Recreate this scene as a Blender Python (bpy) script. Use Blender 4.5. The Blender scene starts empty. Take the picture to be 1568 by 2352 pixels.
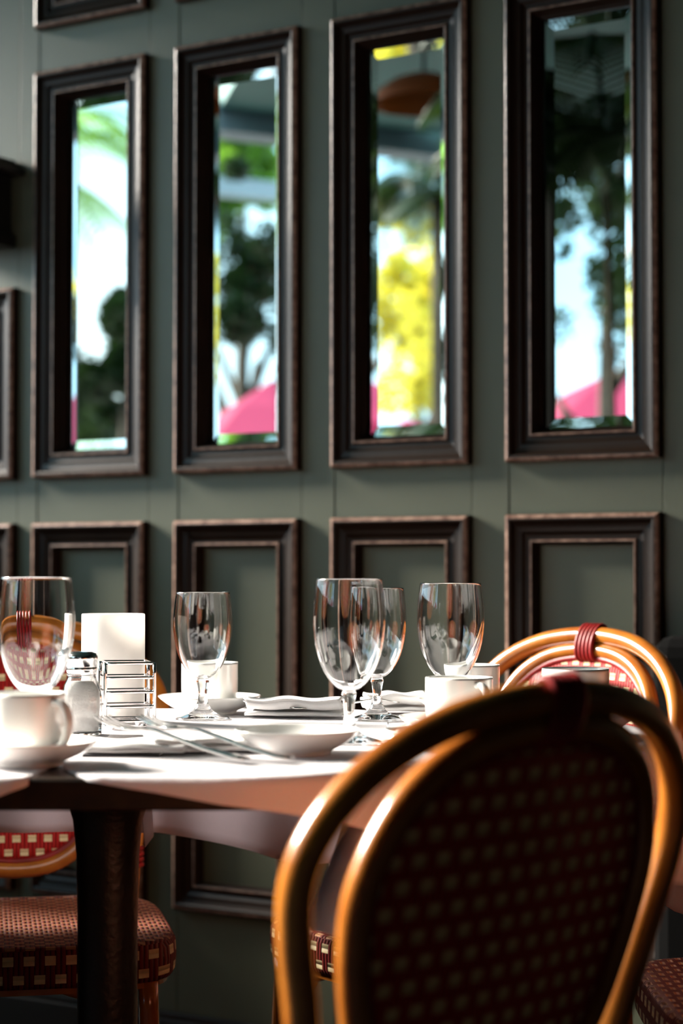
import bpy, bmesh, math, random
from mathutils import Vector, Matrix
random.seed(7)
C = bpy.context.scene.collection
S = bpy.context.scene
PI = math.pi

# ------------------------------------------------------------------ camera
HC = 0.942
cd = bpy.data.cameras.new('camera'); cam = bpy.data.objects.new('camera', cd); C.objects.link(cam)
cam.location = (0, 0, HC); cam.rotation_euler = (PI/2 + math.atan(140/4300), 0, 0)
cd.sensor_fit = 'VERTICAL'; cd.sensor_height = 36; cd.lens = 36*4300/2352
cd.dof.use_dof = True; cd.dof.focus_distance = 2.36; cd.dof.aperture_fstop = 3.4
cd.clip_start = 0.05; cd.clip_end = 200
S.camera = cam
# ------------------------------------------------------------------ view
S.view_settings.view_transform = 'Standard'; S.view_settings.look = 'None'
S.view_settings.gamma = 1; S.view_settings.use_curve_mapping = False
S.view_settings.exposure = 0.26
# ------------------------------------------------------------------ world: pale hazy blue sky
w = bpy.data.worlds.new('sky'); S.world = w; w.use_nodes = True
nt = w.node_tree; nt.nodes.clear()
out = nt.nodes.new('ShaderNodeOutputWorld'); bg = nt.nodes.new('ShaderNodeBackground')
tc = nt.nodes.new('ShaderNodeTexCoord'); nz = nt.nodes.new('ShaderNodeTexNoise'); nz.inputs['Scale'].default_value = 4
rp = nt.nodes.new('ShaderNodeValToRGB')
rp.color_ramp.elements[0].position = .35; rp.color_ramp.elements[0].color = (.34, .70, .96, 1)
rp.color_ramp.elements[1].position = .65; rp.color_ramp.elements[1].color = (.80, .95, 1, 1)
nt.links.new(tc.outputs['Generated'], nz.inputs['Vector']); nt.links.new(nz.outputs['Fac'], rp.inputs['Fac'])
nt.links.new(rp.outputs['Color'], bg.inputs['Color']); nt.links.new(bg.outputs[0], out.inputs[0])
bg.inputs['Strength'].default_value = 3.7
# ------------------------------------------------------------------ sun, low from the open left side, skimming the wall
sd = bpy.data.lights.new('sun', 'SUN'); sun = bpy.data.objects.new('sun', sd); C.objects.link(sun)
sd.energy = 30; sd.angle = math.radians(24); sd.color = (1, .91, .80)
to_sun = Vector((-.90, .45, .52)).normalized()
sun.rotation_euler = to_sun.to_track_quat('Z', 'Y').to_euler()

# ================================================================== helpers
def tag(o, label=None, cat=None, group=None, kind=None):
    if label: o['label'] = label
    if cat: o['category'] = cat
    if group: o['group'] = group
    if kind: o['kind'] = kind
    return o
def empty(name, loc=(0, 0, 0), rz=0, label=None, cat=None, group=None):
    o = bpy.data.objects.new(name, None); C.objects.link(o); o.empty_display_size = .05
    o.location = loc; o.rotation_euler = (0, 0, rz)
    return tag(o, label, cat, group)
def link(name, me, mat, parent=None, loc=(0, 0, 0), rz=0):
    o = bpy.data.objects.new(name, me); C.objects.link(o)
    if mat and not me.materials: me.materials.append(mat)
    if parent: o.parent = parent
    o.location = loc; o.rotation_euler = (0, 0, rz)
    return o
class MB:
    def __init__(s): s.v = []; s.f = []; s.sm = []; s.uv = {}
    def add(s, vs, fs, smooth=False):
        n = len(s.v); s.v += [tuple(v) for v in vs]
        s.f += [tuple(i+n for i in f) for f in fs]; s.sm += [smooth]*len(fs)
    def box(s, c, d, rz=0):
        x, y, z = d[0]/2, d[1]/2, d[2]/2; cs, sn = math.cos(rz), math.sin(rz)
        vs = []
        for k in (-1, 1):
            for i, j in ((-1, -1), (1, -1), (1, 1), (-1, 1)):
                a, b = i*x, j*y; vs.append((c[0]+a*cs-b*sn, c[1]+a*sn+b*cs, c[2]+k*z))
        s.add(vs, [(3, 2, 1, 0), (4, 5, 6, 7), (0, 1, 5, 4), (1, 2, 6, 5), (2, 3, 7, 6), (3, 0, 4, 7)])
    def lathe(s, prof, n=48, c=(0, 0, 0), closed=False, smooth=True, sx=1, sy=1):
        vs = []; m = len(prof)
        for r, z in prof:
            for i in range(n):
                a = 2*PI*i/n; vs.append((c[0]+max(r, 1e-5)*sx*math.cos(a), c[1]+max(r, 1e-5)*sy*math.sin(a), c[2]+z))
        fs = []
        for k in range(m-1 if not closed else m):
            k2 = (k+1) % m
            for i in range(n):
                j = (i+1) % n; fs.append((k*n+i, k*n+j, k2*n+j, k2*n+i))
        s.add(vs, fs, smooth)
    def tube(s, pts, r, n=12, closed=False, cap=True, flat=1.0):
        pts = [Vector(p) for p in pts]; m = len(pts)
        rs = r if isinstance(r, (list, tuple)) else [r]*m
        T = []
        for i in range(m):
            a = pts[(i-1) % m] if (closed or i > 0) else pts[0]
            b = pts[(i+1) % m] if (closed or i < m-1) else pts[-1]
            T.append((b-a).normalized())
        up = Vector((0, 0, 1)) if abs(T[0].z) < .9 else Vector((0, 1, 0))
        N = (up - T[0]*up.dot(T[0])).normalized(); vs = []
        for i in range(m):
            N = (N - T[i]*N.dot(T[i])).normalized(); B = T[i].cross(N)
            for k in range(n):
                a = 2*PI*k/n; vs.append(pts[i] + N*math.cos(a)*rs[i] + B*math.sin(a)*rs[i]*flat)
        fs = []
        for i in range(m if closed else m-1):
            i2 = (i+1) % m
            off = 0
            if closed and i == m-1:
                # match start of ring
                best = min(range(n), key=lambda q: (vs[q]-vs[(m-1)*n]).length); off = best
            for k in range(n):
                k2 = (k+1) % n
                fs.append((i*n+k, i*n+k2, i2*n+(k2+off) % n, i2*n+(k+off) % n))
        if cap and not closed:
            fs.append(tuple(range(n-1, -1, -1))); fs.append(tuple((m-1)*n+k for k in range(n)))
        s.add(vs, fs, True)
    def prism(s, poly, z0, z1, smooth_side=False):
        n = len(poly)
        s.add([(x, y, z0) for x, y in poly]+[(x, y, z1) for x, y in poly],
              [tuple(range(n-1, -1, -1)), tuple(range(n, 2*n))]+[(i, (i+1) % n, n+(i+1) % n, n+i) for i in range(n)])
        if smooth_side:
            for k in range(n): s.sm[-1-k] = True
    def sphere(s, c, r, n=14, m=9):
        s.lathe([(r*math.sin(PI*k/m), -r*math.cos(PI*k/m)) for k in range(m+1)], n, c)
    def mesh(s, name, uvf=None):
        me = bpy.data.meshes.new(name); me.from_pydata(s.v, [], s.f)
        me.polygons.foreach_set('use_smooth', s.sm)
        if uvf:
            uv = me.uv_layers.new(name='UVMap')
            for p in me.polygons:
                for li in p.loop_indices:
                    uv.data[li].uv = uvf(me.vertices[me.loops[li].vertex_index].co, p.normal)
        me.validate(); me.update(); return me
    def build(s, name, mat, parent=None, loc=(0, 0, 0), rz=0, uvf=None, bev=0, fix=True):
        me = s.mesh(name, uvf)
        if fix:
            bm = bmesh.new(); bm.from_mesh(me); bmesh.ops.remove_doubles(bm, verts=bm.verts, dist=2e-6)
            bmesh.ops.recalc_face_normals(bm, faces=bm.faces); bm.to_mesh(me); bm.free()
        o = link(name, me, mat, parent, loc, rz)
        if bev:
            b = o.modifiers.new('bevel', 'BEVEL'); b.width = bev; b.segments = 3; b.limit_method = 'ANGLE'; b.angle_limit = .6
        return o
def copy_tree(o, parent=None):
    c = o.copy(); C.objects.link(c); c.parent = parent
    for ch in [k for k in o.children]: copy_tree(ch, c)
    return c
def smoothpath(pts, sub=5, closed=False):
    P = [Vector(p) for p in pts]; n = len(P); o = []
    for i in range(n if closed else n-1):
        if closed: a, b, c, d = P[(i-1) % n], P[i], P[(i+1) % n], P[(i+2) % n]
        else: a, b, c, d = P[max(i-1, 0)], P[i], P[i+1], P[min(i+2, n-1)]
        for k in range(sub):
            t = k/sub
            o.append(.5*((2*b)+(c-a)*t+(2*a-5*b+4*c-d)*t*t+(3*b-a-3*c+d)*t**3))
    if not closed: o.append(P[-1])
    return o

# ================================================================== materials
def new_mat(name):
    m = bpy.data.materials.new(name); m.use_nodes = True
    return m, m.node_tree, m.node_tree.nodes['Principled BSDF']
def mat(name, col, rough=.5, metal=0, bump=0, bscale=50, var=0, vscale=8, trans=0, ior=1.45, coat=0, col2=None, spec=None, coords='Object', stretch=None):
    m, t, b = new_mat(name)
    b.inputs['Base Color'].default_value = (*col, 1); b.inputs['Roughness'].default_value = rough
    b.inputs['Metallic'].default_value = metal; b.inputs['Transmission Weight'].default_value = trans
    b.inputs['IOR'].default_value = ior; b.inputs['Coat Weight'].default_value = coat
    if spec is not None: b.inputs['Specular IOR Level'].default_value = spec
    tc = t.nodes.new('ShaderNodeTexCoord'); vec = tc.outputs[coords]
    if stretch:
        mp = t.nodes.new('ShaderNodeMapping'); mp.inputs['Scale'].default_value = stretch
        t.links.new(vec, mp.inputs['Vector']); vec = mp.outputs['Vector']
    if var or col2:
        n = t.nodes.new('ShaderNodeTexNoise'); n.inputs['Scale'].default_value = vscale; n.inputs['Detail'].default_value = 5
        t.links.new(vec, n.inputs['Vector'])
        r = t.nodes.new('ShaderNodeValToRGB'); c2 = col2 or tuple(c*(1-var) for c in col)
        r.color_ramp.elements[0].position = .35; r.color_ramp.elements[0].color = (*c2, 1)
        r.color_ramp.elements[1].position = .65; r.color_ramp.elements[1].color = (*col, 1)
        t.links.new(n.outputs['Fac'], r.inputs['Fac']); t.links.new(r.outputs['Color'], b.inputs['Base Color'])
    if bump:
        n2 = t.nodes.new('ShaderNodeTexNoise'); n2.inputs['Scale'].default_value = bscale; n2.inputs['Detail'].default_value = 4
        t.links.new(vec, n2.inputs['Vector'])
        bp = t.nodes.new('ShaderNodeBump'); bp.inputs['Strength'].default_value = bump; bp.inputs['Distance'].default_value = .002
        t.links.new(n2.outputs['Fac'], bp.inputs['Height']); t.links.new(bp.outputs['Normal'], b.inputs['Normal'])
    return m
def translucent(m, col, fac):
    t = m.node_tree; b = t.nodes['Principled BSDF']; o = t.nodes['Material Output']
    tr = t.nodes.new('ShaderNodeBsdfTranslucent'); tr.inputs['Color'].default_value = (*col, 1)
    mx = t.nodes.new('ShaderNodeMixShader'); mx.inputs[0].default_value = fac
    t.links.new(b.outputs[0], mx.inputs[1]); t.links.new(tr.outputs[0], mx.inputs[2]); t.links.new(mx.outputs[0], o.inputs['Surface'])
    return m
M = {}
M['wall'] = mat('green_wall_paint', (.086, .095, .062), .44, bump=.25, bscale=180, var=.12, vscale=3, spec=.5)
M['frame'] = mat('dark_brown_gloss_paint', (.014, .007, .004), .34, bump=.10, bscale=90, var=.25, vscale=12, spec=.22)
M['edge'] = mat('lit_bead_edge', (.26, .165, .125), .24, bump=.2, bscale=160, col2=(.11, .06, .045), vscale=60, spec=.5)  # lighter colour stands in for the highlight on the bead crests
M['base'] = mat('dark_baseboard_paint', (.018, .013, .010), .6)
M['mirror'] = mat('mirror_silver', (.50, .55, .53), .0, metal=1)
M['floor'] = mat('dark_floor', (.006, .005, .004), .7, var=.3, spec=.15)
M['ceiling'] = mat('teal_ceiling_paint', (.07, .20, .19), .6, var=.1)
M['dwall'] = mat('dark_room_wall', (.004, .0035, .003), .95, var=.2, spec=.05)
M['cloth'] = translucent(mat('white_cotton', (.80, .78, .80), .85, bump=.5, bscale=40, var=.04, vscale=10), (.82, .76, .80), .26)
M['napkin'] = translucent(mat('napkin_cotton', (.86, .86, .86), .85, bump=.4, bscale=300), (.8, .78, .75), .12)
M['china'] = mat('white_china', (.86, .86, .83), .12, coat=.5, var=.03)
M['candle'] = translucent(mat('frosted_white', (.9, .89, .87), .35, var=.06, vscale=20), (.9, .88, .85), .35)
M['chrome'] = mat('chrome', (.80, .78, .78), .07, metal=1, var=.1, vscale=60)
M['steel'] = mat('polished_steel', (.75, .74, .72), .16, metal=1, var=.1, vscale=40)
M['salt'] = mat('salt', (.88, .87, .84), .9, bump=.6, bscale=400)
M['granite'] = mat('brown_granite', (.022, .013, .006), .38, var=.6, vscale=45, col2=(.008, .005, .004))
M['iron'] = mat('black_iron', (.006, .006, .006), .42, bump=.5, bscale=120)
M['black'] = mat('black_fabric', (.003, .003, .003), 1, bump=.3, bscale=300, spec=.05)
M['tray'] = mat('black_lacquer', (.008, .006, .008), .25, var=.1)
M['red'] = mat('burgundy_binding', (.26, .010, .010), .42, var=.4, vscale=30, spec=.35)
M['rattan'] = mat('varnished_rattan', (.42, .145, .020), .24, coat=.6, col2=(.24, .066, .008), vscale=14, bump=.15, bscale=30)
g, t, b = new_mat('clear_glass'); M['glass'] = g
b.inputs['Base Color'].default_value = (.985, .99, .99, 1); b.inputs['Roughness'].default_value = 0
b.inputs['Transmission Weight'].default_value = 1; b.inputs['IOR'].default_value = 1.5

def weave_mat(name, cream, red, dark, pu=.0235, pv=.020, hu=.26, hv=.25, fac=.18):
    m, t, b = new_mat(name); N = t.nodes; L = t.links
    uv = N.new('ShaderNodeTexCoord'); sp = N.new('ShaderNodeSeparateXYZ'); L.new(uv.outputs['UV'], sp.inputs[0])
    def mt(op, a, bb=None, c=None):
        n = N.new('ShaderNodeMath'); n.operation = op
        for i, q in enumerate((a, bb, c)):
            if q is None: continue
            if isinstance(q, (int, float)): n.inputs[i].default_value = q
            else: L.new(q, n.inputs[i])
        return n.outputs[0]
    u = mt('DIVIDE', sp.outputs[0], pu); v = mt('DIVIDE', sp.outputs[1], pv)
    row = mt('FLOOR', v); par = mt('FLOORED_MODULO', row, 2.0)
    uu = mt('ADD', u, mt('MULTIPLY', par, .5))
    fx = mt('ABSOLUTE', mt('SUBTRACT', mt('FRACT', uu), .5)); fy = mt('ABSOLUTE', mt('SUBTRACT', mt('FRACT', v), .5))
    cr = mt('MULTIPLY', mt('LESS_THAN', fx, hu), mt('LESS_THAN', fy, hv))
    # strand profile: four vertical strands for each pitch, two crosswise strands over each square
    sx = mt('ABSOLUTE', mt('SINE', mt('MULTIPLY', u, 4*PI)))
    sy = mt('ABSOLUTE', mt('SINE', mt('MULTIPLY', v, 2*PI)))
    hgt = mt('ADD', mt('MULTIPLY', cr, mt('ADD', sy, .5)), mt('MULTIPLY', mt('SUBTRACT', 1.0, cr), sx))
    groove = mt('LESS_THAN', sx, .30)
    m1 = N.new('ShaderNodeMix'); m1.data_type = 'RGBA'; L.new(groove, m1.inputs[0])
    m1.inputs[6].default_value = (*red, 1); m1.inputs[7].default_value = (*dark, 1)
    m2 = N.new('ShaderNodeMix'); m2.data_type = 'RGBA'; L.new(cr, m2.inputs[0])
    L.new(m1.outputs[2], m2.inputs[6]); m2.inputs[7].default_value = (*cream, 1)
    L.new(m2.outputs[2], b.inputs['Base Color'])
    bp = N.new('ShaderNodeBump'); bp.inputs['Strength'].default_value = .9; bp.inputs['Distance'].default_value = .003
    L.new(hgt, bp.inputs['Height']); L.new(bp.outputs[0], b.inputs['Normal'])
    b.inputs['Roughness'].default_value = .55; b.inputs['Specular IOR Level'].default_value = .25
    o = N['Material Output']; tr = N.new('ShaderNodeBsdfTranslucent'); L.new(m2.outputs[2], tr.inputs['Color'])
    mx = N.new('ShaderNodeMixShader'); mx.inputs[0].default_value = fac
    L.new(b.outputs[0], mx.inputs[1]); L.new(tr.outputs[0], mx.inputs[2]); L.new(mx.outputs[0], o.inputs['Surface'])
    return m
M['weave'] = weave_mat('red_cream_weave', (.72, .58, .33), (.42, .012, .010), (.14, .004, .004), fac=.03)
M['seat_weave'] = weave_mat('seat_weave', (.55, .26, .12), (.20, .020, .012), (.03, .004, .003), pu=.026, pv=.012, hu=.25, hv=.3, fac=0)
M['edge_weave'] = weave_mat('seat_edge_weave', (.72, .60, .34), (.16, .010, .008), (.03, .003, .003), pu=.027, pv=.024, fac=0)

# ================================================================== room
AZ = math.atan2(-.523, .852)
OW = Vector((0, 3.5, 0)); RW = Vector((.852, -.523, 0)).normalized(); NW = Vector((-.523, -.852, 0)).normalized()
def wl(w_): return OW + RW*w_
# wall_back in its own frame: x along the wall, -y into the room
PITCH = .3635; W0 = -.742; FW = .290
ZU0, ZU1 = 1.137, 1.985     # tall mirror frames
ZL0, ZL1 = .285, 1.045      # lower panels
mb = MB()
D = .034; lo, hi = -2.95, 2.62
mb.box(((lo+hi)/2, D+.03, 1.475), (hi-lo, .06, 2.95))
cols = [(W0+PITCH*k, W0+PITCH*k+FW) for k in range(-6, 7)]
cols[5] = (cols[5][0], cols[5][1]+.020)
gap = .0012; INS = .03
prev = lo
for a, b_ in cols:                       # stiles between the columns
    if b_ > hi: break
    mb.box(((prev+a)/2, D/2, 1.475), (a-prev-gap, D, 2.95)); prev = b_
mb.box(((prev+hi)/2, D/2, 1.475), (hi-prev-gap, D, 2.95))
for i, (a, b_) in enumerate(cols):
    if b_ > hi: continue
    xc, wd = (a+b_)/2, b_-a
    def rail(z0, z1, y0=.0008, y1=D): mb.box((xc, (y0+y1)/2, (z0+z1)/2), (wd-gap, y1-y0, z1-z0))
    rail(.0, ZL0+INS)
    rail(ZL1-INS, ZU0+INS)
    rail(ZL0+INS, ZL1-INS, .014)         # recessed flat panel
    if i <= 5:                           # short panel left of the mirrors
        rail(1.54-INS, 2.95); rail(ZU0+INS, 1.54-INS, .014)
    else:
        rail(ZU1-INS, 2.076+INS); rail(2.076+INS, 2.6, .014); rail(2.6, 2.95)
wall = mb.build('wall_back', M['wall'], None, OW, AZ, bev=.0012, fix=False); tag(wall, kind='structure')

mb = MB(); mb.box((-1, 1, -.02), (9, 12, .04)); tag(mb.build('floor', M['floor']), kind='structure')
mb = MB()
mb.prism([(-2.6, 5.2), (2.6, 2.0), (2.6, -3.2), (-3.9, -3.2), (-3.9, 0), (-4.2, .8), (-4.5, 1.9), (-3.0, 2.3), (-2.85, 5.2)][::-1], 2.95, 3.1)
tag(mb.build('ceiling', M['ceiling']), kind='structure')
mb = MB(); mb.box((2.2, -.2, 1.475), (.1, 6.0, 2.95)); tag(mb.build('wall_right', M['dwall']), kind='structure')
mb = MB(); mb.box((-.85, -3.1, 1.475), (6.2, .1, 2.95)); tag(mb.build('wall_front', M['dwall']), kind='structure')

mb = MB(); mb.box((-4.4, 1.3, .71), (.12, 8.0, 1.42)); tag(mb.build('wall_low_blocker', M['dwall']), kind='structure')  # unseen low wall, added to keep light off the lower room
mb = MB(); mb.box((-3.95, -2.0, 1.475), (.1, 2.3, 2.95)); tag(mb.build('wall_left_blocker', M['dwall']), kind='structure')  # unseen wall piece, added to cut sky light on the near chair

# moulding round a rectangle: mitred, profile of (distance in from the outer edge, height off the wall)
def _arc(cx, ch, r, a0, a1, n): return [(cx-r*math.cos(math.radians(a0+(a1-a0)*q/n)), ch+r*math.sin(math.radians(a0+(a1-a0)*q/n))) for q in range(n+1)]
PROF = [(0, -.002), (0, .013)]+_arc(.008, .0135, .008, 8, 150, 9)+[(.0165, .0125), (.0168, .0123), (.030, .0121), (.0303, .0120), (.032, .0085), (.0322, .0083), (.0438, .0080), (.0440, .0081)] \
    + _arc(.0475, .0085, .0033, 15, 165, 6)+[(.052, .0075), (.0543, .000), (.0545, -.0002), (.0545, -.0128), (.0547, -.0130), (.058, -.0135), (.0582, -.0137), (.0582, -.0300)]
PROF_L = PROF[:-5] + [(.0545, -.0135)]
def moulding(x0, x1, z0, z1, prof):
    mb = MB(); m = len(prof)
    cs = ((x0, z0, 1, 1), (x1, z0, -1, 1), (x1, z1, -1, -1), (x0, z1, 1, -1))
    for q in range(4):
        A, B = cs[q], cs[(q+1) % 4]; vs = []
        for a, h in prof: vs += [(A[0]+A[2]*a, -h, A[1]+A[3]*a), (B[0]+B[2]*a, -h, B[1]+B[3]*a)]
        mb.add(vs, [(2*k, 2*k+1, 2*k+3, 2*k+2) for k in range(m-1)], True)
    return mb
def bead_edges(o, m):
    # crests of both beads carry a painted highlight all the way round
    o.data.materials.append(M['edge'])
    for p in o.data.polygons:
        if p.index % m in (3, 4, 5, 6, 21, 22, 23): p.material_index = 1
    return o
mirror_labels = ['leftmost tall mirror, palm fronds and a dark shrub reflected in it',
                 'second tall mirror from the left, with a pink umbrella low in its reflection',
                 'third tall mirror from the left, mostly yellow-green and white reflection',
                 'rightmost tall mirror, big dark palm leaves reflected under a blue-grey top']
for k in range(4):
    a, b_ = cols[6+k]
    t_ = empty('framed_mirror', wl((a+b_)/2)+Vector((0, 0, ZU0)), AZ, mirror_labels[k], 'mirror', 'tall bevelled mirrors in dark frames')
    hw = FW/2; H = ZU1-ZU0
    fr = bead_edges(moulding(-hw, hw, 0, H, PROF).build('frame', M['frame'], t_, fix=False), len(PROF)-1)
    # bevelled plate: flat centre with four sloping facets
    e = .057; bw = .021; th = -.0020; mb = MB()
    x0, x1, z0, z1 = -hw+e, hw-e, e, H-e; yb = .0265; yf = yb-th
    outer = [(x0, yb, z0), (x1, yb, z0), (x1, yb, z1), (x0, yb, z1)]
    inner = [(x0+bw, yf, z0+bw), (x1-bw, yf, z0+bw), (x1-bw, yf, z1-bw), (x0+bw, yf, z1-bw)]
    mb.add(outer+inner, [(4, 5, 6, 7)]+[(j, (j+1) % 4, 4+(j+1) % 4, 4+j) for j in range(4)])
    mb.build('mirror_glass', M['mirror'], t_)
tn = 1
for i, (a, b_) in enumerate(cols):
    if b_ > hi: continue
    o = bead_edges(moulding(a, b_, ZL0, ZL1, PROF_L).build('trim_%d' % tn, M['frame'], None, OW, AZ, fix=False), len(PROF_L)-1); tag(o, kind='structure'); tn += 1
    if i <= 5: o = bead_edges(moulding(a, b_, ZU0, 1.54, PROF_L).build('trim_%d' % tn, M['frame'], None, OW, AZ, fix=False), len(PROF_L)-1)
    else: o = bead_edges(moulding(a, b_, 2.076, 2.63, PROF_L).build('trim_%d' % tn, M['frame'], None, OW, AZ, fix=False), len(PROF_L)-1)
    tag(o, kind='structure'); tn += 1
# right of the fourth mirror the same tall frames go on out of view
mb = MB()
for z0, z1, h in ((0, .070, .020), (.070, .083, .014)):
    mb.box(((lo+hi)/2, -h/2, (z0+z1)/2), (hi-lo, h, z1-z0))
tag(mb.build('baseboard_back', M['base'], None, OW, AZ, bev=.003, fix=False), kind='structure')

# wall lantern bracket, left edge of view
t_ = empty('wall_lantern', wl(-.862)+Vector((0, 0, 1.625)), AZ, 'small black metal wall lantern frame cut by the left edge of the view', 'wall lamp')
mb = MB()
for x in (-.085, .045): mb.box((x, -.055, .085), (.022, .09, .15))
mb.box((-.02, -.055, .012), (.17, .10, .026)); mb.build('cage', M['iron'], t_, bev=.003)
mb = MB(); mb.prism([(-.115, -.12), (.085, -.12), (.085, 0), (-.115, 0)], .15, .165); mb.prism([(-.09, -.10), (.06, -.10), (.06, 0), (-.09, 0)], .165, .185)
mb.build('top_cap', M['iron'], t_, bev=.003)
mb = MB(); mb.box((-.02, -.004, .09), (.12, .008, .12)); mb.build('back_plate', M['wall'], t_)

# ================================================================== rattan bistro chair
OUT = [(0, .85), (.06, .846), (.11, .835), (.155, .815), (.19, .787), (.212, .755), (.22, .72), (.214, .68), (.200, .63), (.185, .57), (.174, .51), (.168, .45), (.165, .40)]
INN = [(0, .828), (.06, .822), (.105, .805), (.14, .775), (.16, .733), (.166, .69), (.155, .63), (.133, .57), (.098, .52), (.055, .492), (0, .484)]
def bk(x, z, off=0): return Vector((x, -.275-.25*(z-.742)+.025*(x/.22)**2+off, z))
def make_chair(label, loc, rz):
    r = empty('rattan_chair', loc, rz, label, 'chair', 'rattan bistro chairs around the tables')
    full = [(-x, z) for x, z in OUT[::-1]]+OUT[1:]
    path = smoothpath([bk(x, z) for x, z in full], 5)
    legL = smoothpath([(-.178, -.235, 0), (-.172, -.21, .2)], 4)[:-1]; legR = smoothpath([(.172, -.21, .2), (.178, -.235, 0)], 4)[1:]
    mb = MB(); mb.tube(path, .0138, 14); mb.build('outer_hoop', M['rattan'], r)
    fi = [(-x, z) for x, z in INN[:0:-1]]+INN[:-1]
    mb = MB(); mb.tube(smoothpath([bk(x, z) for x, z in fi], 5, True), .0122, 14, closed=True); mb.build('inner_hoop', M['rattan'], r)
    # woven back panel inside the inner hoop
    cz = .66; def_s = []
    ring = smoothpath([(x, z, 0) for x, z in fi], 4, True); n = len(ring); K = 9
    mb = MB(); vs = []
    for side in (0, 1):
        for k in range(K+1):
            s_ = .935*(1-k/K)
            for p in ring:
                x = p.x*s_; z = cz+(p.y-cz)*s_; vs.append(bk(x, z, -.0035 if side else .0035))
    fs = []
    for side in (0, 1):
        o0 = side*(K+1)*n
        for k in range(K):
            for i in range(n): fs.append((o0+k*n+i, o0+k*n+(i+1) % n, o0+(k+1)*n+(i+1) % n, o0+(k+1)*n+i))
    for i in range(n): fs.append((i, (i+1) % n, (K+1)*n+(i+1) % n, (K+1)*n+i))
    mb.add(vs, fs, True)
    mb.build('woven_back', M['weave'], r, uvf=lambda c, nn: (c.x+.2, c.z))
    mb = MB(); mb.tube([bk(p.x*.93, cz+(p.y-cz)*.93, .001) for p in ring], .0062, 10, closed=True); mb.build('back_rim', M['red'], r)
    # red binding that ties both hoops at the top
    mb = MB()
    for j in range(5):
        x = -.016+.008*j; pts = []
        for q in range(20):
            a = 2*PI*q/20; pts.append(bk(x*(1.0), .839+.0268*math.cos(a), .0160*math.sin(a)))
        mb.tube(pts, .0036, 8, closed=True)
    mb.build('top_binding', M['red'], r)
    # lower bindings where the hoops meet the seat
    for sx in (-1, 1):
        mb = MB()
        for j in range(4):
            z = .49+.008*j; c0 = bk(sx*.171, z); mb.tube([c0+Vector((.0165*math.cos(a), .0165*math.sin(a), 0)) for a in [2*PI*q/16 for q in range(16)]], .004, 6, closed=True)
        mb.build('side_binding', M['red'], r)
    # seat
    def outl(hx, hy, n=64, e=4.5):
        o = []
        for i in range(n):
            a = 2*PI*i/n; ca, sa = math.cos(a), math.sin(a)
            o.append((hx*math.copysign(abs(ca)**(2/e), ca)*(1+.05*sa), hy*math.copysign(abs(sa)**(2/e), sa)))
        return o
    per = [0]; o_ = outl(.205, .20)
    mb = MB(); n = 64; rings = [(.93, .4475), (.98, .446), (.995, .442)]
    vs = []; fs = []
    for s_ in (.0, .3, .6, .85): vs += [(x*s_, y*s_, .4465) for x, y in o_]
    for s_, z in rings: vs += [(x*s_, y*s_, z) for x, y in o_]
    for k in range(6):
        for i in range(n): fs.append((k*n+i, k*n+(i+1) % n, (k+1)*n+(i+1) % n, (k+1)*n+i))
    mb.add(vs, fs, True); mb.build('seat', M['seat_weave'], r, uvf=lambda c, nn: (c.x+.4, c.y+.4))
    mb = MB(); vs = []; fs = []
    for s_, z in ((.995, .443), (1.01, .436), (1.015, .42), (1.01, .402), (.99, .394), (.94, .392)): vs += [(x*s_, y*s_, z) for x, y in o_]
    for k in range(5):
        for i in range(n): fs.append((k*n+i, k*n+(i+1) % n, (k+1)*n+(i+1) % n, (k+1)*n+i))
    mb.add(vs, fs, True)
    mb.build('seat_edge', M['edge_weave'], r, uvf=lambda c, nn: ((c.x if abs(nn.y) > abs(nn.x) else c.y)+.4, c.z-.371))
    mb = MB(); mb.prism([(x*.96, y*.96) for x, y in o_], .385, .397); mb.build('seat_frame', M['rattan'], r)
    for sx in (-1, 1):
        mb = MB(); mb.tube(smoothpath([(sx*.165, .165, .392), (sx*.170, .172, .2), (sx*.178, .185, 0)], 4), .0135, 12); mb.build('leg', M['rattan'], r)
        mb = MB(); mb.tube(smoothpath([(sx*.165, -.193, .40), (sx*.165, -.185, .36), (sx*.170, -.205, .2), (sx*.178, -.235, 0)], 4), .0135, 12); mb.build('leg', M['rattan'], r)
    mb = MB()
    mb.tube(smoothpath([(-.17, .175, .17), (0, .15, .17), (.17, .175, .17)], 4), .009, 10)
    mb.tube(smoothpath([(-.17, -.208, .17), (0, -.18, .17), (.17, -.208, .17)], 4), .009, 10)
    for sx in (-1, 1): mb.tube([(sx*.17, .176, .17), (sx*.17, -.208, .17)], .009, 10)
    mb.build('stretcher', M['rattan'], r)
    for sx in (-1, 1):
        mb = MB()
        mb.tube(smoothpath([(sx*.168, .17, .26), (sx*.13, .17, .35), (sx*.05, .17, .388)], 5), .007, 8)
        mb.tube(smoothpath([(sx*.168, .165, .26), (sx*.166, .11, .35), (sx*.165, .04, .388)], 5), .007, 8)
        mb.tube(smoothpath([(sx*.168, -.195, .26), (sx*.166, -.12, .35), (sx*.165, -.04, .388)], 5), .007, 8)
        mb.build('corner_brace', M['rattan'], r)
    return r
def set_chair(c, loc, deg, label, scale=1):
    c.location = loc; c.rotation_euler = (0, 0, math.radians(deg)); c['label'] = label; c.scale = (scale,)*3
proto = make_chair('rattan chair closest to us, seen from behind with its woven back in shadow', (-.0365, 1.6837, 0), math.radians(42.7))
proto.scale = (.995,)*3
c2 = copy_tree(proto); set_chair(c2, (.148, 2.696, -.004), 128, 'rattan chair at the right beyond the table, facing us, red-bound top lit', 1.0)
c3 = copy_tree(proto); set_chair(c3, (-.497+.043, 2.655, 0), 191, 'rattan chair at the left behind the clear goblet and salt shaker, facing us', 1.012)
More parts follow.
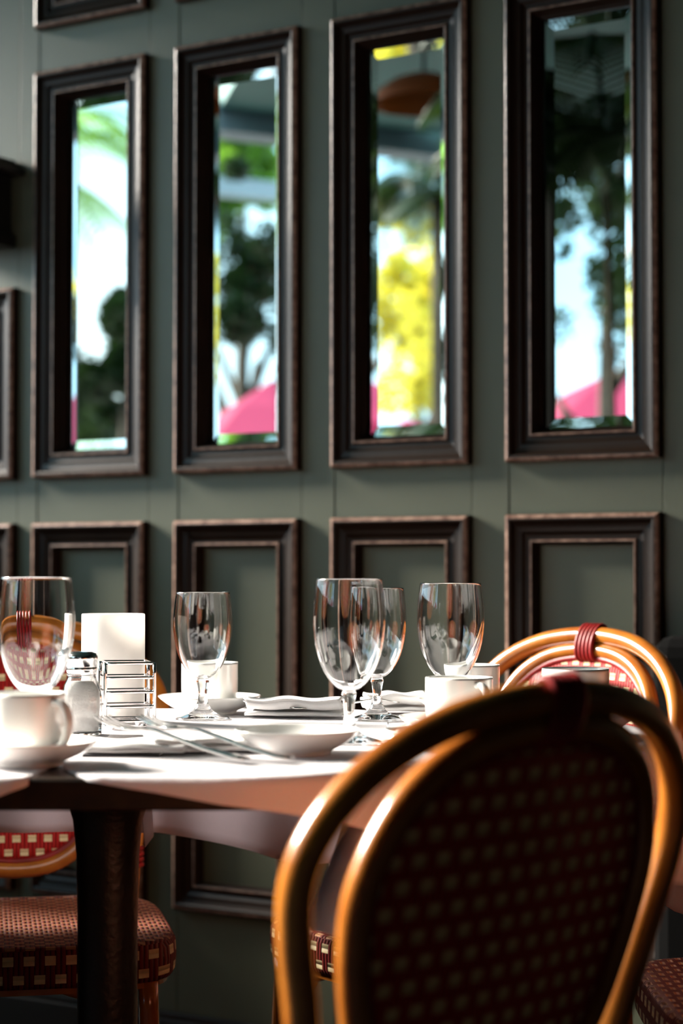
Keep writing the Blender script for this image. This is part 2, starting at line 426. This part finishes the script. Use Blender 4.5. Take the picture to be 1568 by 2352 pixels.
c4 = copy_tree(proto); set_chair(c4, (.565, 2.235, 0), 90, 'rattan chair at the lower right edge, only its dark woven seat in view')

# ================================================================== tables
ZT = .7475
def arc(cx, cy, r, a0, a1, n): return [(cx+r*math.cos(math.radians(a0+(a1-a0)*i/n)), cy+r*math.sin(math.radians(a0+(a1-a0)*i/n))) for i in range(n+1)]
t1 = arc(-.90, 1.83, .05, 180, 270, 6)+arc(-.12, 1.95, .17, 270, 360, 16)+arc(.0, 2.60, .05, 0, 90, 6)+arc(-.90, 2.60, .05, 90, 180, 6)
tb = empty('stone_table', (-.28, 2.16, 0), 0, 'dark brown stone-topped table on a black iron pedestal, its bare edge showing', 'table')
mb = MB(); mb.prism([(x+.28, y-2.16) for x, y in t1], ZT-.031, ZT); mb.build('table_top', M['granite'], tb, bev=.005)
mb = MB()
def iron_column(h):
    pr = [(.0, .02), (.20, .02), (.21, .03), (.20, .042), (.06, .065), (.045, .09), (.0355, .13), (.034, .35), (.0345, .55), (.036, .62), (.040, .66), (.050, .69), (.07, .708), (.075, h), (0, h)]
    pts = []
    for i in range(len(pr)-1):
        pts.append(pr[i])
    pts.append(pr[-1]); return pts
mb.lathe(iron_column(ZT-.033), 32)
for a in (45, 135, 225, 315):
    ca, sa = math.cos(math.radians(a)), math.sin(math.radians(a)); mb.box((ca*.19, sa*.19, .011), (.04, .04, .022), math.radians(a))
mb.build('pedestal', M['iron'], tb, (.012, 0, 0))
mb = MB()
for a in (30, 120): mb.box((0, 0, ZT-.038), (.44, .035, .012), math.radians(a))
mb.build('top_bracket', M['iron'], tb, (.012, 0, 0))

t2 = [(.055, 1.962)]+arc(.045, 2.285, .325, -85, 85, 30)+[(.055, 2.605)]
tb2 = empty('side_table', (.20, 2.285, 0), 0, 'second table at the right, hidden under the long draped white cloth', 'table')
mb = MB(); mb.prism([(x-.20, y-2.285) for x, y in t2], ZT-.031, ZT-.001); mb.build('table_top', M['granite'], tb2, bev=.004)
mb = MB(); mb.lathe(iron_column(ZT-.033), 32); mb.build('pedestal', M['iron'], tb2)

def drape(outline, ztop, dropf, flaref, K=14, R=16, thick=.0012, sub=3):
    """cloth over an outline: flat top, rounded edge and a skirt; dropf/flaref(i/n, x, y) -> length, outward flare"""
    P = [Vector((x, y, 0)) for x, y in outline]; Q = []
    for i, p in enumerate(P):
        q = P[(i+1) % len(P)]; m = max(1, int((q-p).length/.012))
        for k in range(m): Q.append(p.lerp(q, k/m))
    n = len(Q); cen = sum(Q, Vector())/n; vs = []; fs = []
    for k in range(R):
        s_ = (k+.02)/R
        for p in Q: q = cen+(p-cen)*s_; vs.append((q.x, q.y, ztop))
    nrm = []
    for i in range(n):
        t_ = (Q[(i+2) % n]-Q[i-2]).normalized(); nrm.append(Vector((t_.y, -t_.x, 0)))
    dr = [dropf(i/n, Q[i].x, Q[i].y) for i in range(n)]
    dr = [sum(dr[(i+j) % n] for j in range(-2, 3))/5 for i in range(n)]
    for k in range(K+1):
        t = k/K
        for i in range(n):
            d = dr[i]; rr = min(.009, d*.5); L = d*t
            if L < rr*1.57: a = L/max(rr, 1e-6); o, dz = rr*math.sin(a), rr*(1-math.cos(a))
            else: o, dz = rr, rr+(L-rr*1.57)
            fl = flaref(i/n, Q[i].x, Q[i].y)*(dz/.15)**1.2 if dz > 0 else 0
            p = Q[i]+nrm[i]*(o+fl+.002); vs.append((p.x, p.y, ztop-dz))
    for k in range(R+K):
        for i in range(n): fs.append((k*n+i, k*n+(i+1) % n, (k+1)*n+(i+1) % n, (k+1)*n+i))
    mb = MB(); mb.add(vs, fs, True); return mb
def interp(tab, x):
    if x <= tab[0][0]: return tab[0][1]
    for (a, b), (c, d) in zip(tab, tab[1:]):
        if x <= c: t = (x-a)/(c-a); return b+(d-b)*t
    return tab[-1][1]
def finish_cloth(o, th=.0012):
    s_ = o.modifiers.new('solid', 'SOLIDIFY'); s_.thickness = th; s_.offset = 1
    return o
# cloth on the right part of the stone table (hem rises to the left until the stone shows)
oa = [(-.284, 1.938), (-.272, 1.86), (-.250, 1.80), (-.236, 1.779), (-.20, 1.778)]+arc(-.12, 1.95, .172, 272, 356, 16)+[(.056, 1.98), (.056, 2.60), (0, 2.652), (-.284, 2.652)]
def drop_a(t, x, y):
    if y > 2.5: return interp([(-.284, .180), (-.2, .188), (-.077, .226), (.056, .22)], x)
    if x > .04 and y > 1.97: return .001
    if x < -.238: return .0005
    if y < 2.0: return interp([(-.236, .004), (-.22, .010), (-.134, .026), (-.05, .040), (0, .056), (.04, .075), (.056, .04)], x)
    return .001
o = drape(oa, ZT+.0014, drop_a, lambda t, x, y: .012+.010*math.sin(x*38)).build('tablecloth', M['cloth'], None)
finish_cloth(o); tag(o, 'white cloth over the middle of the tables, under the forks and front goblet', 'tablecloth')
# cloth at the far left
ob = [(-.95, 1.778), (-.305, 1.778), (-.297, 1.80), (-.288, 1.938), (-.285, 2.652), (-.95, 2.652)]
def drop_b(t, x, y):
    if y > 2.5: return .180
    if x < -.94: return .15
    if y < 1.79 and x < -.30: return interp([(-.5, .09), (-.33, .028), (-.305, .010)], x)
    return .0005
o = drape(ob, ZT+.0008, drop_b, lambda t, x, y: .010+.006*math.sin(x*45)).build('tablecloth', M['cloth'], None)
finish_cloth(o); tag(o, 'white cloth at the far left under the nearest mug, bare stone beside it', 'tablecloth')
# long cloth of the second table
oc = [(.035, 1.955)]+arc(.045, 2.285, .330, -88, 88, 40)+[(.035, 2.62)]
def ang(x, y): return math.degrees(math.atan2(y-2.285, x-.045))
def drop_c(t, x, y):
    if x < .04 and 2.0 < y < 2.6: return .17
    a = ang(x, y); base = .155
    for a0, w_, h in ((5, 16, .09), (-95, 14, .03), (80, 20, .05)): base += h*math.exp(-((a-a0)/w_)**2)
    return base + .006*math.sin(a*.22)
def flare_c(t, x, y):
    if x < .04 and 2.0 < y < 2.6: return .02
    a = ang(x, y); f = .012+.010*math.sin(a*.35)
    f += .055*math.exp(-((a+88)/9)**2)+.03*math.exp(-((a-2)/12)**2); return f
o = drape(oc, ZT+.0004, drop_c, flare_c, K=20).build('tablecloth', M['cloth'], None)
finish_cloth(o); tag(o, 'long white cloth hanging low over the right table, behind the nearest chair', 'tablecloth')
ZC = ZT+.0029

# ================================================================== glassware
def goblet(label, loc, h=.168, rs=1.0, zb=None):
    """water goblet: tulip bowl on a short stem and round foot"""
    r = .039*rs; hb = .114*(h/.168); z0 = h-hb
    prof = [(0, .0), (.033*rs, .0), (.0345*rs, .0015), (.034*rs, .003), (.026*rs, .0055), (.015*rs, .010), (.0085, .018), (.0062, .028), (.0058, .036), (.0075, z0-.008), (.0085, z0-.004), (.0075, z0)]
    bowl = [(.012, .002), (.020, .009), (.0275, .020), (.033, .033), (.0368, .048), (.0388, .064), (.0390, .076), (.0382, .090), (.0368, .103), (.0354, .1132)]
    prof += [(a*rs, z0+b*(hb/.114)) for a, b in bowl]
    prof += [(.0354*rs-.0007, h), (.0354*rs-.0016, h-.0008)]
    th = .0019
    prof += [(a*rs-th if a > .013 else a*rs*.75, z0+b*(hb/.114)+.0006) for a, b in bowl[::-1][1:]]
    prof += [(.004, z0+.0042), (0, z0+.0038)]
    pts = smoothpath([(a, 0, b) for a, b in prof], 3)
    mb = MB(); mb.lathe([(max(p.x, 0), p.z) for p in pts], 64)
    o = mb.build('goblet', M['glass'], None, loc)
    return tag(o, label, 'glass', 'clear water goblets on the tables')
goblet('small clear goblet alone in front of the far left mug, in sharp focus', (-.182, 2.462, ZC), .1665, 1.0)
goblet('clear goblet partly hidden behind the big front goblet, beside the striped fork', (.0465, 2.45, ZC), .172, .98)
goblet('clear goblet right of centre with white mugs behind and before its base', (.135, 2.32, ZC), .179, 1.065)
goblet('big clear goblet nearest the centre, its stem before the folded napkins', (.0085, 2.117, ZC), .185, 1.055)
goblet('blurred clear goblet at the left edge rising behind the nearest mug', (-.330, 2.025, ZC), .187, 1.07)

# ------------------------------------------------------------------ china
def saucer(label, loc, r=.070, h=.0245, name='saucer', cat='saucer', group='white saucers under the mugs'):
    pr = [(0, .003), (.030, .003), (.033, 0), (.036, 0), (.038, .004), (r*.75, .010), (r*.93, .0185), (r, h-.0015), (r*.998, h), (r*.975, h-.0005), (r*.88, .0195), (r*.70, .0125), (.042, .0085), (.030, .0075), (0, .0075)]
    pts = smoothpath([(a, 0, b) for a, b in pr], 3)
    mb = MB(); mb.lathe([(max(p.x, 0), p.z) for p in pts], 64); o = mb.build(name, M['china'], None, loc)
    return tag(o, label, cat, group)
def mug(label, loc, ang_, r=.0395, h=.064):
    t_ = empty('mug', loc, math.radians(ang_), label, 'mug', 'short white mugs on saucers')
    pr = [(0, .002), (r*.72, .002), (r*.76, 0), (r*.86, .001), (r*.96, .006), (r*.985, .014), (r, .03), (r, h-.003), (r*.995, h-.0006), (r-.0022, h), (r-.0042, h-.0012), (r-.0048, h-.006), (r-.0050, .02), (r-.008, .009), (r-.016, .006), (0, .006)]
    pts = smoothpath([(a, 0, b) for a, b in pr], 3)
    mb = MB(); mb.lathe([(max(p.x, 0), p.z) for p in pts], 56); mb.build('body', M['china'], t_)
    hp = smoothpath([(r-.003, 0, h*.86), (r+.006, 0, h*.88), (r+.016, 0, h*.78), (r+.0205, 0, h*.56), (r+.016, 0, h*.32), (r+.006, 0, h*.19), (r-.003, 0, h*.18)], 5)
    mb = MB(); mb.tube(hp, .0036, 12, flat=1.5); mb.build('handle', M['china'], t_)
    return t_
SZ = ZC+.0078
saucer('white saucer under the nearest mug at the left edge', (-.314, 1.88, ZC)); mug('nearest white mug, at the left edge with its handle turned to the right', (-.316, 1.88, SZ), -36)
saucer('white saucer behind the small goblet at the left', (-.180, 2.565, ZC)); mug('white mug standing behind the small clear goblet at the left', (-.180, 2.565, SZ), 100, r=.0385, h=.062)
saucer('white saucer under the bright mug right of centre, behind the chair hoop', (.1375, 2.20, ZC)); mug('bright white mug in front of the goblet right of centre', (.1375, 2.20, SZ), -60, h=.062)
saucer('small white saucer rim showing left of the bright mug', (.172, 2.50, ZC)); mug('white mug behind the goblet right of centre, touching the orange chair hoop', (.172, 2.50, SZ), 60, r=.0385, h=.062)
saucer('white saucer at the right seen through the nearest chair hoop', (.276, 2.215, ZC)); mug('white mug rim above the nearest chair top, in front of the red weave', (.276, 2.215, SZ), 60, h=.071)
# shallow bowl and small plates in front
saucer('shallow white dish in front of the big goblet foot, in soft shade', (-.047, 1.995, ZC), .066, .026, 'dish', 'dish', 'plates')
o = saucer('low white plate under the chair hoop right of the big goblet', (.105, 2.08, ZC), .065, .012, 'plate', 'plate', 'plates')

# ------------------------------------------------------------------ napkins
def napkin(label, loc, rz, w_, d, layers, lt, mess=.002, name='napkin', group='folded white napkins'):
    pts = []; z = lt*.5
    for k in range(layers):
        a, b = (-d/2, d/2) if k % 2 == 0 else (d/2, -d/2)
        sh = .004*math.sin(k*2.3)
        for q in range(9): pts.append((a+(b-a)*q/8+sh, z+.0012*math.sin(q*1.1+k)))
        if k < layers-1:
            sgn = 1 if b > a else -1
            for q in range(1, 6):
                an = -PI/2+PI*q/6; pts.append((b+sh+sgn*lt*.5*math.cos(an), z+lt*.5+lt*.5*math.sin(an)))
        z += lt
    nx = 24; vs = []; fs = []; m = len(pts)
    for i in range(nx+1):
        x = -w_/2+w_*i/nx
        for j, (y, zz) in enumerate(pts):
            sk = 1-.12*(x/w_+.5)
            vs.append((x+.003*math.sin(j*.35), y*sk, zz*(1+.05*math.sin(i*.5+j*.1))+mess*.5*(1+math.sin(i*.45+j*.08))*(zz/(layers*lt))))
    for i in range(nx):
        for j in range(m-1): fs.append((i*m+j, i*m+j+1, (i+1)*m+j+1, (i+1)*m+j))
    mb = MB(); mb.add(vs, fs, True); o = mb.build(name, M['napkin'], None, loc, rz, fix=False)
    s_ = o.modifiers.new('solid', 'SOLIDIFY'); s_.thickness = lt*.42; s_.offset = 0
    return tag(o, label, 'napkin', group)
napkin('folded white napkin between the left saucer and the big goblet stem', (-.060, 2.50, ZC+.001), math.radians(-8), .128, .065, 3, .0085)
napkin('folded white napkin behind the half-hidden goblet stem', (.075, 2.58, ZC+.001), math.radians(6), .085, .06, 3, .0092)
napkin('flat bright white napkin in front, left of the shallow dish', (-.150, 2.03, ZC+.001), math.radians(10), .115, .10, 2, .0075)
napkin('bright white napkin at the right behind the nearest chair hoop', (.095, 2.235-.03, ZC+.001), math.radians(30), .05, .06, 2, .005)

# ------------------------------------------------------------------ cutlery
def fork(label, loc, rz, tilt=0, L=.19, mat_=None):
    half = []; hw = .0032
    t_ = empty('fork', loc, rz, label, 'fork', 'steel forks lying on the cloth')
    mb = MB()
    # handle: tapering bar along x, head towards -x
    secs = [(.115, .0075, .0022, .0015), (.10, .0085, .0022, .001), (.06, .006, .0024, .0015), (.02, .0034, .0026, .0045), (-.015, .0030, .0026, .0075), (-.028, .0050, .0022, .0068), (-.036, .0100, .0020, .0050), (-.045, .0122, .0018, .0035), (-.052, .0124, .0018, .0030)]
    vs = []; fs = []
    for x, hw_, th, z in secs: vs += [(x, -hw_, z), (x, hw_, z), (x, hw_, z+th), (x, -hw_, z+th)]
    for k in range(len(secs)-1):
        for j in range(4): fs.append((k*4+j, k*4+(j+1) % 4, (k+1)*4+(j+1) % 4, (k+1)*4+j))
    fs += [(3, 2, 1, 0), tuple((len(secs)-1)*4+j for j in range(4))]
    mb.add(vs, fs, True)
    for j in range(4):
        y = -.0104+.00693*j; ts = []
        tv = []; tf = []
        for x, q, z in ((-.051, .0021, .0030), (-.066, .0018, .0035), (-.080, .0015, .0052), (-.092, .0009, .0085)):
            tv += [(x, y-q, z), (x, y+q, z), (x, y+q, z+.0016), (x, y-q, z+.0016)]
        for k in range(3):
            for jj in range(4): tf.append((k*4+jj, k*4+(jj+1) % 4, (k+1)*4+(jj+1) % 4, (k+1)*4+jj))
        tf += [(3, 2, 1, 0), (12, 13, 14, 15)]
        mb.add(tv, tf, False)
    mb.build('blade', mat_ or M['steel'], t_, fix=True)
    t_.rotation_euler = (0, tilt, rz)
    return t_
# black lacquer tray with two forks and a napkin
tr = empty('tray', (-.225, 2.055, ZC), 0, 'small black lacquer tray under the two forks', 'tray')
mb = MB(); mb.prism([(-.045, -.10), (.036, -.10), (.036, .14), (-.045, .14)], 0, .003); mb.build('base', M['tray'], tr, bev=.001)
for nm in ('a',):
    napkin('flat white napkin lying over the black tray under the forks', (-.222, 2.005, ZC+.0035), math.radians(-4), .12, .10, 2, .0035)
fork('left of the two blurred forks, tines towards the salt shaker', (-.186, 1.955, ZC+.0175), math.radians(-38), .13)
fork('right of the two blurred forks, nearer the shallow dish', (-.142, 1.965, ZC+.0175), math.radians(-38), .13)
fork('shiny fork on the napkin beside the half-hidden goblet stem', (.030, 2.53, ZC+.012), math.radians(215))

# ------------------------------------------------------------------ frosted cylinder, salt shaker, wire rack
mb = MB(); r_ = .0408; h_ = .139
pr = [(0, .0), (r_-.002, 0), (r_, .002), (r_, h_-.0015), (r_-.0008, h_), (r_-.003, h_), (r_-.0038, h_-.002), (r_-.0038, .008), (0, .008)]
mb.lathe(pr, 64); cy = (( -.2955), 2.425)
tag(mb.build('candle_holder', M['candle'], None, (-.2950, 2.425, ZC)), 'tall white frosted cylinder standing behind the wire rack', 'candle holder')

sh = empty('salt_shaker', (-.3075, 2.222, ZC), math.radians(12), 'square glass salt shaker with a metal cap beside the wire rack', 'salt shaker')
def sq_lathe(prof, n=64):
    mb = MB(); vs = []; fs = []
    for r, z, e in prof:
        for i in range(n):
            a = 2*PI*i/n; ca, sa = math.cos(a), math.sin(a); k = (abs(ca)**e+abs(sa)**e)**(-1/e); vs.append((r*k*ca, r*k*sa, z))
    for k in range(len(prof)-1):
        for i in range(n): fs.append((k*n+i, k*n+(i+1) % n, (k+1)*n+(i+1) % n, (k+1)*n+i))
    mb.add(vs, fs, True); return mb
go = [(0.0001, 0, 6), (.020, 0, 6), (.0228, .002, 6), (.0232, .006, 6), (.0232, .045, 6), (.0228, .052, 4.5), (.0205, .060, 3), (.0175, .066, 2.2), (.0165, .070, 2), (.0178, .0715, 2), (.0178, .0735, 2), (.0165, .075, 2), (.0163, .083, 2)]
gi = [(.0148, .083, 2), (.0150, .070, 2), (.0160, .065, 2.2), (.0190, .0585, 3), (.0212, .052, 4.5), (.0214, .044, 6), (.0214, .007, 6), (.019, .0045, 6), (.0001, .004, 6)]
sq_lathe(go+gi).build('glass_jar', M['glass'], sh)
sq_lathe([(.0001, .0048, 6), (.0186, .0050, 6), (.0208, .0075, 6), (.0208, .044, 6), (.0205, .052, 4.5), (.018, .0582, 3), (.0145, .0625, 2.2), (.0001, .0635, 2)]).build('salt', M['salt'], sh)
mb = MB(); mb.lathe([(.0168, .0745), (.0180, .0750), (.0182, .0800), (.0176, .0806), (.0183, .0812), (.0183, .0880), (.0188, .0890), (.0190, .0925), (.0172, .0965), (.0120, .0985), (0, .0990)], 40); mb.build('cap', M['steel'], sh)

rk = empty('wire_rack', (-.2850, 2.290, ZC), math.radians(14), 'chrome wire sugar packet rack on ball feet beside the shaker', 'rack')
wr = .0020; W_, D_ = .055, .060      # front-left corner at the origin, extends +x and +y
def rrect(x0, x1, y0, y1, r, z, n=5):
    o = []
    for cx, cy, a0 in ((x1-r, y1-r, 0), (x0+r, y1-r, 90), (x0+r, y0+r, 180), (x1-r, y0+r, 270)):
        for q in range(n+1): a = math.radians(a0+90*q/n); o.append((cx+r*math.cos(a), cy+r*math.sin(a), z))
    return o
for i in range(5):
    mb = MB(); mb.tube(rrect(0, W_, 0, D_, .004, .0105+.0176*i), wr, 8, closed=True); mb.build('wire_ring', M['chrome'], rk)
for (xa, ya), (xb, yb_) in (((0, .003), (0, D_-.003)), ((W_, .003), (W_, D_-.003))):
    mb = MB(); z0, z1 = .0085, .0815
    sgn = -1 if xa == 0 else 1; x = xa+sgn*.0026
    pts = [(x, ya, z1), (x, ya, z0+.005), (x, ya+.003, z0), (x, yb_-.003, z0), (x, yb_, z0+.005), (x, yb_, z1)]
    mb.tube(smoothpath(pts, 4), wr*1.1, 10); mb.build('upright_wire', M['chrome'], rk)
mb = MB()
for y in (.012, .024, .036, .048): mb.tube([(-.002, y, .0095), (W_+.002, y, .0095)], wr, 8)
mb.build('floor_wire', M['chrome'], rk)
for x, y in ((.006, .004), (W_-.010, .004), (.006, D_-.004), (W_-.010, D_-.004)):
    mb = MB(); mb.sphere((x, y, .0040), .0040); mb.tube([(x, y, .006), (x, y, .0095)], .0018, 8); mb.build('ball_foot', M['chrome'], rk)

# ------------------------------------------------------------------ black bench at the right edge
bn = empty('partition', (.67, 2.95, 0), AZ, 'black upholstered low partition against the wall at the right edge', 'partition')
mb = MB(); mb.box((.05, .03, .44), (.50, .08, .80)); mb.build('panel', M['black'], bn, bev=.035)
mb = MB(); mb.box((.05, .03, .02), (.46, .06, .04)); mb.build('base', M['iron'], bn, bev=.005)

bn = empty('shade_bench', (-1.55, 2.75, 0), math.radians(90), 'long dark bench added out of view at the left to shade the lower wall', 'bench')  # added out of view, its back blocks light to the lower wall
mb = MB(); mb.box((0, -.20, .545), (1.9, .10, 1.09)); mb.build('backrest', M['black'], bn, bev=.03)
mb = MB(); mb.box((0, .05, .22), (1.9, .40, .42)); mb.build('seat', M['black'], bn, bev=.03)

cb = empty('blocker', wl(-1.75)+NW*.22, AZ, 'dark low sideboard added unseen at the left to shade the lower wall', 'blocker')  # unseen cabinet, added to stop sun running along the lower wall
mb = MB(); mb.box((0, 0, .53), (.62, .36, 1.02)); mb.build('body', M['black'], cb, bev=.006)
mb = MB(); mb.box((0, 0, 1.052), (.66, .39, .024)); mb.build('top', M['granite'], cb, bev=.004)
mb = MB(); mb.box((0, .02, .01), (.56, .30, .02)); mb.build('plinth', M['iron'], cb)
for sx in (-1, 1):
    mb = MB(); mb.box((sx*.152, -.187, .53), (.29, .016, .96)); dr = mb.build('door', M['frame'], cb, bev=.004)
    mb = MB(); mb.sphere((sx*.03, -.203, .6), .010); mb.build('knob', M['steel'], dr)

# ================================================================== outdoors, seen in the mirrors
M['paving'] = mat('pale_paving', (.42, .40, .37), .8, var=.3, vscale=2)
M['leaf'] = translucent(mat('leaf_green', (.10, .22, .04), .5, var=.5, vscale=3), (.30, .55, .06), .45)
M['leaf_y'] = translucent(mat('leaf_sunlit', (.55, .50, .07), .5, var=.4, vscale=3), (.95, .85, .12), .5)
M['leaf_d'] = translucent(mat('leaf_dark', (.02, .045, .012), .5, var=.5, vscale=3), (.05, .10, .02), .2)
M['bark'] = mat('bark', (.10, .07, .045), .8, var=.4, vscale=20)
M['pink'] = translucent(mat('pink_canvas', (.62, .06, .16), .7), (.8, .08, .22), .4)
M['terracotta'] = mat('terracotta', (.28, .10, .05), .7)
M['stucco'] = mat('pale_blue_stucco', (.55, .66, .72), .8, var=.1)
M['beam'] = mat('grey_beam', (.30, .36, .40), .6, var=.1)
M['orange'] = translucent(mat('orange_shade', (.22, .05, .012), .6), (.35, .08, .015), .15)
mb = MB(); mb.box((-13, 0, -.06), (17.4, 40, .04)); tag(mb.build('ground', M['paving']), kind='structure')

def frond(L, drop, rise, nl=34, leaf=.30, wd=.018, rnd=None):
    vs = []; fs = []; pts = []
    for i in range(nl+1):
        t = i/nl; pts.append(Vector((L*t*(1-.12*t), 0, rise*L*math.sin(t*PI*.6)-drop*L*t*t)))
    for i in range(2, nl):
        t = i/nl; tan = (pts[i+1]-pts[i-1]).normalized(); l = leaf*(.45+.8*math.sin(PI*min(1, t*.9+.12)))*(1.1-.5*t)
        for s in (-1, 1):
            d = (tan*.75+Vector((0, s*1.0, -.22))).normalized(); p = pts[i]; q = p+d*l*.6; e = p+d*l+Vector((0, 0, -.25*l))
            n = len(vs); wv = tan*wd
            vs += [p-wv*.5, p+wv*.5, q+wv*.5, q-wv*.5, e]; fs += [(n, n+1, n+2, n+3), (n+3, n+2, n+4)]
    return pts, vs, fs
def palm(name, label, loc, h, nf, L, m, leaf=.3, cat='palm', stems=((0, 0),), pot=False, tr=.09, group='palms outside'):
    t_ = empty(name, loc, 0, label, cat, group)
    for (sx, sy) in stems:
        hh = h*(1-.12*abs(sx)*5*.2); mb = MB(); top = Vector((sx*1.3, sy*1.3, hh))
        mb.tube(smoothpath([(sx*.5, sy*.5, .05), (sx*.9, sy*.9, hh*.5), tuple(top)], 5), [tr]*11, 8); mb.build('trunk', M['bark'], t_)
        mb = MB()
        for k in range(nf):
            a = 2*PI*k/nf+random.uniform(-.2, .2); ds = random.uniform(.2, .8); rs = random.uniform(.1, .65)
            pts, vs, fs = frond(L*random.uniform(.8, 1.1), ds, rs, leaf=leaf)
            R = Matrix.Rotation(a, 4, 'Z')
            mb.add([top+(R @ v) for v in vs], fs); mb.tube([top+(R @ p) for p in pts[::3]], .008, 5)
        mb.build('fronds', m, t_, fix=False)
    if pot:
        mb = MB(); mb.lathe([(0, 0), (.16, 0), (.20, .30), (.22, .36), (.20, .36), (.18, .32), (0, .31)], 32); mb.build('pot', M['terracotta'], t_)
    return t_
def tree(label, loc, h, r, n, m, ls=.10, cz=None, name='leafy_tree', rz=1.0):
    t_ = empty(name, loc, 0, label, 'tree', 'trees outside')
    mb = MB(); mb.tube([(0, 0, 0), (.05, .05, h*.4), (0, 0, h*.95)], [.09, .06, .03], 8)
    for k in range(5):
        a = k*1.3; mb.tube([(0, 0, h*(.35+.08*k)), (r*.6*math.cos(a), r*.6*math.sin(a), h*(.55+.08*k))], [.045, .015], 6)
    mb.build('trunk', M['bark'], t_)
    vs = []; fs = []; cl = [(Vector((random.gauss(0, .45)*r, random.gauss(0, .45)*r, h+random.gauss(0, .42)*r*rz)), r*random.uniform(.18, .38)) for _ in range(22)]
    for i in range(n):
        c, cr = random.choice(cl); d = Vector((random.gauss(0, 1), random.gauss(0, 1), random.gauss(0, 1))).normalized()*cr*random.random()**.4
        p = c+d; u = Vector((random.gauss(0, 1), random.gauss(0, 1), random.gauss(0, 1))).normalized()*ls; v = u.orthogonal().normalized()*ls*.5
        if p.z < .2: continue
        k = len(vs); vs += [p-u*.5, p+v*.5, p+u*.5, p-v*.5]; fs.append((k, k+1, k+2, k+3))
    mb = MB(); mb.add(vs, fs); mb.build('crown', m, t_, fix=False); return t_
def umbrella(label, loc, h, r):
    t_ = empty('patio_umbrella', loc, .4, label, 'umbrella', 'pink umbrellas outside')
    mb = MB(); mb.tube([(0, 0, 0), (0, 0, h)], .022, 10); mb.build('pole', M['beam'], t_)
    mb = MB(); mb.lathe([(0.01, h), (r*.5, h-.17), (r, h-.42), (r, h-.50)], 8, smooth=False); mb.build('canopy', M['pink'], t_, fix=False)
    mb = MB(); mb.lathe([(0, 0), (.25, 0), (.25, .05), (.05, .08), (0, .08)], 20); mb.build('base', M['beam'], t_)
# positions follow the terrace: street side to the west (-x)
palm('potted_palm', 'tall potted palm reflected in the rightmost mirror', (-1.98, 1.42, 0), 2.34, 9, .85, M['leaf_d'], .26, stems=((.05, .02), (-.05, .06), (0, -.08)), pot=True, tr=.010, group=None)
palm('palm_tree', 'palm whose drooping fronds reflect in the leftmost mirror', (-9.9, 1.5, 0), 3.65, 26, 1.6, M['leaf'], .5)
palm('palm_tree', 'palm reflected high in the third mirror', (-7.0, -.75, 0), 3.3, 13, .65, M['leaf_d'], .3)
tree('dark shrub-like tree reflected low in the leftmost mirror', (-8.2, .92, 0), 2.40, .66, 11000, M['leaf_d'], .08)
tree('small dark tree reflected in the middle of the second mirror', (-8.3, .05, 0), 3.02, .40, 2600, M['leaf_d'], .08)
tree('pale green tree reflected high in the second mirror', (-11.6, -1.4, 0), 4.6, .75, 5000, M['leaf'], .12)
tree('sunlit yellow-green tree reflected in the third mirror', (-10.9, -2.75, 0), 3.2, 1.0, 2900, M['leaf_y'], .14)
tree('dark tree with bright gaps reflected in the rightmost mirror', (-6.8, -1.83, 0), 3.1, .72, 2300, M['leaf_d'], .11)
umbrella('pink umbrella reflected in the second mirror', (-6.6, .62, 0), 2.05, .55)
umbrella('pink umbrella reflected low in the third mirror', (-8.3, -1.2, 0), 2.02, .6)
umbrella('pink umbrella reflected in the rightmost mirror', (-7.9, -2.7, 0), 2.40, .75)
mb = MB(); mb.box((-4.35, 1.35, 2.93), (.16, 1.9, .14)); tag(mb.build('terrace_beam', M['beam']), 'grey roof beam reflected near the top of the second mirror', 'beam')
mb = MB(); mb.box((-10.2, -.6, 3.95), (.12, 1.5, .14)); mb.box((-10.2, -1.3, 1.95), (.1, .1, 3.9)); mb.box((-10.2, .1, 1.95), (.1, .1, 3.9))
tag(mb.build('pergola_frame', M['beam']), 'blue-grey pergola bar reflected across the second mirror', 'pergola')
tree('dense low dark bush below the tree in the leftmost mirror', (-9.7, .58, 0), 1.9, .40, 5000, M['leaf_d'], .08, name='bush')
bl = empty('street_building', (-17, -6, 0), 0, 'pale blue building across the street, reflected', 'building')
mb = MB(); mb.box((0, 0, 1.3), (1, 9, 2.6)); mb.build('wall', M['stucco'], bl)
pl = empty('pendant_lamp', (-3.0, 1.66, 2.72), 0, 'orange dome pendant lamp under the teal ceiling, reflected', 'lamp')
mb = MB(); mb.lathe([(.20, 0), (.175, .05), (.12, .09), (.05, .115), (.02, .12)], 32); mb.build('shade', M['orange'], pl)
mb = MB(); mb.tube([(0, 0, .115), (0, 0, .23)], .008, 8); mb.build('cord', M['iron'], pl)
